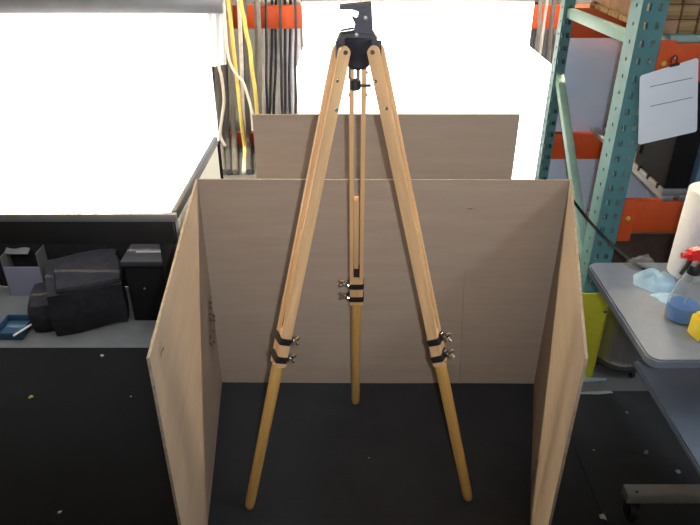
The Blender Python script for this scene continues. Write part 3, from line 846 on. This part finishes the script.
for x in (fb.x + 0.028, 1.36):
    bm = B(); c = Vector((x, fb.y, MT + 0.031))
    lathe(bm, [(0.020, -0.012), (0.030, -0.009), (0.030, 0.009), (0.020, 0.012)], c, 20, R=Matrix.Rotation(math.pi / 2, 3, 'Y'))
    cw = obj('caster', bm, M_blk, ca)
    bm = B(); box(bm, c + Vector((-0.018, -0.014, 0.006)), c + Vector((-0.013, 0.014, 0.046)), 0.001); box(bm, c + Vector((0.013, -0.014, 0.006)), c + Vector((0.018, 0.014, 0.046)), 0.001)
    box(bm, c + Vector((-0.018, -0.014, 0.038)), c + Vector((0.018, 0.014, 0.0455)), 0.001); obj('caster_fork', bm, M_case2, cw)
bm = B(); lathe(bm, [(0.004, 0), (0.004, 0.001)], (fb.x + 0.03, fb.y - 0.005, 0.1179), 10); obj('bolt_hole', bm, M_blk, ca)

# paper towel roll
r0 = Vector((0.893, 1.478, TZ))
t = thing('paper_towel_roll', r0, 'white paper towel roll standing at the back of the cart', 'paper towel')
bm = B(); rr_ = 0.056; hh = 0.235
lathe(bm, [(0.02, 0.0), (rr_ - 0.002, 0.0), (rr_, 0.003), (rr_, hh - 0.003), (rr_ - 0.002, hh), (0.021, hh), (0.021, hh - 0.03)], r0, 40)
obj('roll', bm, M_towel, t)
bm = B(); lathe(bm, [(0.0205, hh - 0.029), (0.0205, hh + 0.001), (0.018, hh + 0.001), (0.018, hh - 0.029)], r0, 24); obj('core', bm, M_card, t)
# spray bottle
s0 = atZ(680, 318, TZ)
t = thing('spray_bottle', s0, 'clear spray bottle with blue liquid and red trigger head on the cart', 'spray bottle')
bm = B()
outp = [(0.028, 0.0), (0.0345, 0.004), (0.036, 0.012), (0.0355, 0.04), (0.032, 0.070), (0.024, 0.098), (0.016, 0.116), (0.0125, 0.122), (0.0125, 0.132)]
inn = [(r - 0.0012, z) for r, z in outp[::-1]]; inn[-1] = (inn[-1][0], 0.0015)
lathe(bm, outp + inn, s0, 32); bt = obj('bottle', bm, M_clear, t)
bm = B(); lathe(bm, [(0.025, 0.0020), (0.0325, 0.005), (0.0342, 0.012), (0.0338, 0.038), (0.0325, 0.040), (0.001, 0.040)], s0, 32); obj('liquid', bm, M_liq, t)
bm = B(); tube(bm, [s0 + Vector((0, 0, 0.01)), s0 + Vector((0.004, 0, 0.13))], 0.0022, 8); obj('dip_tube', bm, M_wht, t)
bm = B(); lathe(bm, [(0.0150, 0.122), (0.0155, 0.126), (0.0155, 0.138), (0.012, 0.143)], s0, 20); obj('collar', bm, M_blk, t)
bm = B()
Rz = Matrix.Rotation(math.radians(8), 3, 'Z')
prf = [(-0.052, 0.185), (-0.050, 0.204), (-0.035, 0.211), (0.030, 0.209), (0.052, 0.196), (0.054, 0.184), (0.025, 0.181), (0.012, 0.168), (-0.012, 0.168), (-0.018, 0.183)]
prf = [(x + 0.022, z - 0.025) for x, z in prf]
prism(bm, [s0 + Rz @ Vector((x, -0.012, z)) for x, z in prf], Rz @ Vector((0, 1, 0)), 0.024)
bmesh.ops.bevel(bm, geom=[e for e in bm.edges if abs(e.calc_face_angle(0)) > 0.9], offset=0.004, segments=2, affect='EDGES')
hd = obj('trigger_head', bm, M_red, t)
bm = B(); tube(bm, [s0 + Rz @ Vector((-0.016, 0, 0.161)), s0 + Rz @ Vector((-0.022, 0, 0.141)), s0 + Rz @ Vector((-0.032, 0, 0.122))], [0.006, 0.005, 0.004], 10); obj('trigger', bm, M_blk, hd)
bm = B(); c = s0 + Rz @ Vector((-0.030, 0, 0.171)); tube(bm, [c, c + Rz @ Vector((-0.010, 0, -0.001))], 0.007, 12); obj('nozzle', bm, M_red, hd)
# gloves
g0 = atZ(661, 284, TZ)
bm = B(); crumple(bm, (0.785, 1.432, TZ), 0.056, 0.050, 0.028, 2.3, rot=0.3)
tag(obj('crumpled_glove', bm, M_glove), 'larger crumpled pale blue glove behind the spray bottle', 'glove')
bm = B(); crumple(bm, (0.790, 1.350, TZ), 0.046, 0.026, 0.010, 5.9, rot=-0.25)
tag(obj('crumpled_glove', bm, M_glove), 'smaller flat pale blue glove tucked beside the spray bottle', 'glove')
bm = B(); crumple(bm, (0.775, 1.502, TZ), 0.042, 0.022, 0.045, 9.1, rot=-0.5, fold=14)
tag(obj('plastic_wrap', bm, M_wrap), 'crumpled clear plastic wrap at the back edge of the cart', 'plastic wrap')
y0_ = atZ(694, 342, TZ)
t = thing('yellow_container', (y0_.x + 0.035, y0_.y + 0.02, TZ), 'yellow container at the front right of the spray bottle', 'container')
bm = B(); box(bm, (y0_.x + 0.002, y0_.y - 0.002, TZ), (y0_.x + 0.075, y0_.y + 0.045, TZ + 0.052), 0.006, R=Matrix.Rotation(0.15, 3, 'Z')); obj('body', bm, M_sponge, t)
bm = B(); box(bm, (y0_.x + 0.008, y0_.y + 0.003, TZ + 0.0515), (y0_.x + 0.069, y0_.y + 0.040, TZ + 0.060), 0.003, R=Matrix.Rotation(0.15, 3, 'Z')); obj('lid', bm, M_sponge, t)
# black cable from the rack to the cart
bm = B()
cp = [atY(569, 188, 2.05) + Vector((-0.02, 0, 0)), atY(578, 207, 1.95), atY(590, 222, 1.90), atY(604, 237, 1.80), atY(617, 249, 1.68), atZ(634, 263, TZ + 0.006), atZ(646, 270, TZ + 0.005), atZ(662, 276, TZ + 0.005)]
Q = []
for i in range(len(cp) - 1):
    p0, p1, p2, p3 = cp[max(i - 1, 0)], cp[i], cp[i + 1], cp[min(i + 2, len(cp) - 1)]
    for s in range(6):
        u = s / 6; Q.append(0.5 * ((2 * p1) + (p2 - p0) * u + (2 * p0 - 5 * p1 + 4 * p2 - p3) * u * u + (3 * p1 - p0 - 3 * p2 + p3) * u ** 3))
Q.append(cp[-1])
tube(bm, Q, 0.0048, 8)
tag(obj('power_cable', bm, M_case), 'black power cable drooping from the rack post to the cart', 'cable')

# ------------------------------------------------------------------ under the left light table
def soft(bm, c, s, seed, amp=0.02, rot=0.0, pw=0.35, n=5):
    g = bmesh.ops.create_cube(bm, size=2.0)
    vs_ = g['verts']
    es = list({e for v in vs_ for e in v.link_edges})
    r = bmesh.ops.subdivide_edges(bm, edges=es, cuts=n, use_grid_fill=True)
    vs_ = bm.verts[:]
    R = Matrix.Rotation(rot, 3, 'Z')
    for v in vs_:
        p = v.co.copy(); q = p.normalized() * 1.25
        p = p.lerp(q, pw)
        p = Vector((p.x * s[0] / 2, p.y * s[1] / 2, p.z * s[2] / 2))
        p += p.normalized() * amp * noise.noise(p * 9 + Vector((seed, 0, 0)))
        p = R @ p + Vector(c) + Vector((0, 0, s[2] / 2))
        p.z = max(p.z, c[2])
        v.co = p
t = thing('duffel_bag', (-1.16, 2.42, 0), 'slumped black cloth bag on the floor under the left light table', 'bag')
bm = B(); soft(bm, (-1.15, 2.42, 0.0), (0.30, 0.34, 0.20), 1.0, 0.02, 0.38, 0.12); obj('body', bm, M_bag, t)
bm = B(); soft(bm, (-1.30, 2.36, 0.0), (0.13, 0.22, 0.13), 4.0, 0.02, 0.3, 0.4); obj('side_pocket', bm, M_bag, t)
bm = B(); soft(bm, (-1.12, 2.40, 0.185), (0.26, 0.26, 0.035), 6.0, 0.01, 0.38, 0.2); obj('flap', bm, M_bag, t)
cz0, cz1 = 0.0, 0.29
t = thing('black_case', (-0.83, 2.45, 0), 'black upright case with a slotted lid beside the cardboard wing', 'case')
boxo('body', (-0.935, 2.335, 0.0), (-0.70, 2.56, 0.272), M_case, t, 0.006)
boxo('lid', (-0.945, 2.325, 0.273), (-0.69, 2.57, 0.300), M_case2, t, 0.006)
boxo('lid_slot', (-0.90, 2.40, 0.2995), (-0.76, 2.412, 0.302), M_legm, t, 0.0)
bm = B(); c = Vector((-0.865, 2.335, 0.165)); lathe(bm, [(0.005, 0), (0.005, 0.003), (0.003, 0.004)], c, 10, R=Matrix.Rotation(math.pi / 2, 3, 'X')); obj('rivet', bm, M_chrome, t)
# pale open box
t = thing('open_box', (-1.46, 2.74, 0), 'small pale grey open box beyond the black bag', 'box')
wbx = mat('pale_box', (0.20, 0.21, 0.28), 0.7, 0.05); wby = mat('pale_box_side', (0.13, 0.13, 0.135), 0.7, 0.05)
boxo('front_side', (-1.56, 2.66, 0.0), (-1.40, 2.664, 0.19), wbx, t)
boxo('back_side', (-1.56, 2.50 + 0.04, 0.0), (-1.40, 2.544, 0.15), wbx, t)
boxo('end_side', (-1.40, 2.54, 0.0), (-1.396, 2.664, 0.22), wby, t)
boxo('end_side', (-1.564, 2.54, 0.0), (-1.56, 2.664, 0.20), wby, t)
boxo('bottom', (-1.56, 2.544, 0.0), (-1.40, 2.66, 0.004), wby, t)
bm = B(); box(bm, (-1.57, 2.585, 0.20), (-1.46, 2.655, 0.206), 0.001, R=Matrix.Rotation(0.35, 3, 'X')); obj('flap', bm, wby, t)
# blue tray and white stick
bt0 = atZ(16, 333, 0)
t = thing('blue_tray', (bt0.x, bt0.y, 0), 'flat blue tray on the floor left of the black bag', 'tray')
boxo('base', (bt0.x - 0.07, bt0.y - 0.05, 0), (bt0.x + 0.05, bt0.y + 0.09, 0.006), M_bluedk, t, 0.002)
for lo, hi in (((-0.07, -0.05), (0.05, -0.044)), ((-0.07, 0.084), (0.05, 0.09)), ((-0.07, -0.044), (-0.064, 0.084)), ((0.044, -0.044), (0.05, 0.084))):
    boxo('rim', (bt0.x + lo[0], bt0.y + lo[1], 0.0061), (bt0.x + hi[0], bt0.y + hi[1], 0.035), M_bluedk, t, 0.001)
bm = B(); tube(bm, [atZ(15.5, 342.5, 0.006), atZ(37, 328.5, 0.006)], 0.0045, 8)
bmesh.ops.translate(bm, verts=bm.verts[:], vec=(0, 0, 0.033))
tag(obj('white_stick', bm, M_wht), 'thin white stick lying across the blue tray', 'stick')

# ------------------------------------------------------------------ litter on the floor
def scrap(px, py, s, m, label, z=MT, seed=1.0):
    p = atZ(px, py, z); bm = B(); crumple(bm, p, s, s * 0.7, s * 0.5, seed, nr=4, na=12, rot=seed, rag=0.8)
    tag(obj('paper_scrap', bm, m), label, 'scrap')
scrap(31, 397, 0.010, M_scrapy, 'tiny yellowish scrap on the mat at far left', seed=1.2)
scrap(102, 355.5, 0.008, M_scrapb, 'grey crumb near the far edge of the left mat', seed=2.2)
scrap(131, 396.5, 0.003, M_scrap, 'pinhead white speck on the mat left of the cardboard wing', seed=3.2)
scrap(60, 512, 0.006, M_scrap, 'small white crumb at the bottom left of the mat', seed=4.2)
scrap(603, 517, 0.012, M_scrap, 'white crumpled scrap at the bottom right beside the cardboard wing', seed=5.2)
scrap(678, 471.5, 0.010, M_scrapb, 'flat bluish scrap beneath the cart shelf', seed=6.2)
scrap(646, 452, 0.010, mat('scrap_grey', (0.2, 0.19, 0.18), 0.8), 'torn grey scrap on the mat left of the cart shelf', seed=7.2)
scrap(627, 412.5, 0.005, M_scrapb, 'faint bluish speck on the mat below the steel canister', seed=8.2)
scrap(594, 450, 0.003, M_scrap, 'pinhead speck on the mat close to the right cardboard wing', seed=9.2)
scrap(369, 458, 0.003, M_scrapb, 'pinhead speck on the mat between the tripod legs', seed=9.9)
def strip(pxs, label, z):
    bm = B(); v = [atZ(px, py, z) for px, py in pxs]; prism(bm, v, (0, 0, 1), 0.0012)
    tag(obj('tape_strip', bm, M_scrapb), label, 'tape')
strip([(582, 377), (607, 378.5), (606, 380.5), (582, 382)], 'torn pale tape strip on the concrete beside the yellow guard', 0.0005)
strip([(578, 392), (611, 391), (613, 393), (598, 394.5), (578, 394)], 'torn pale tape strip at the edge of the right mat', MT + 0.0002)
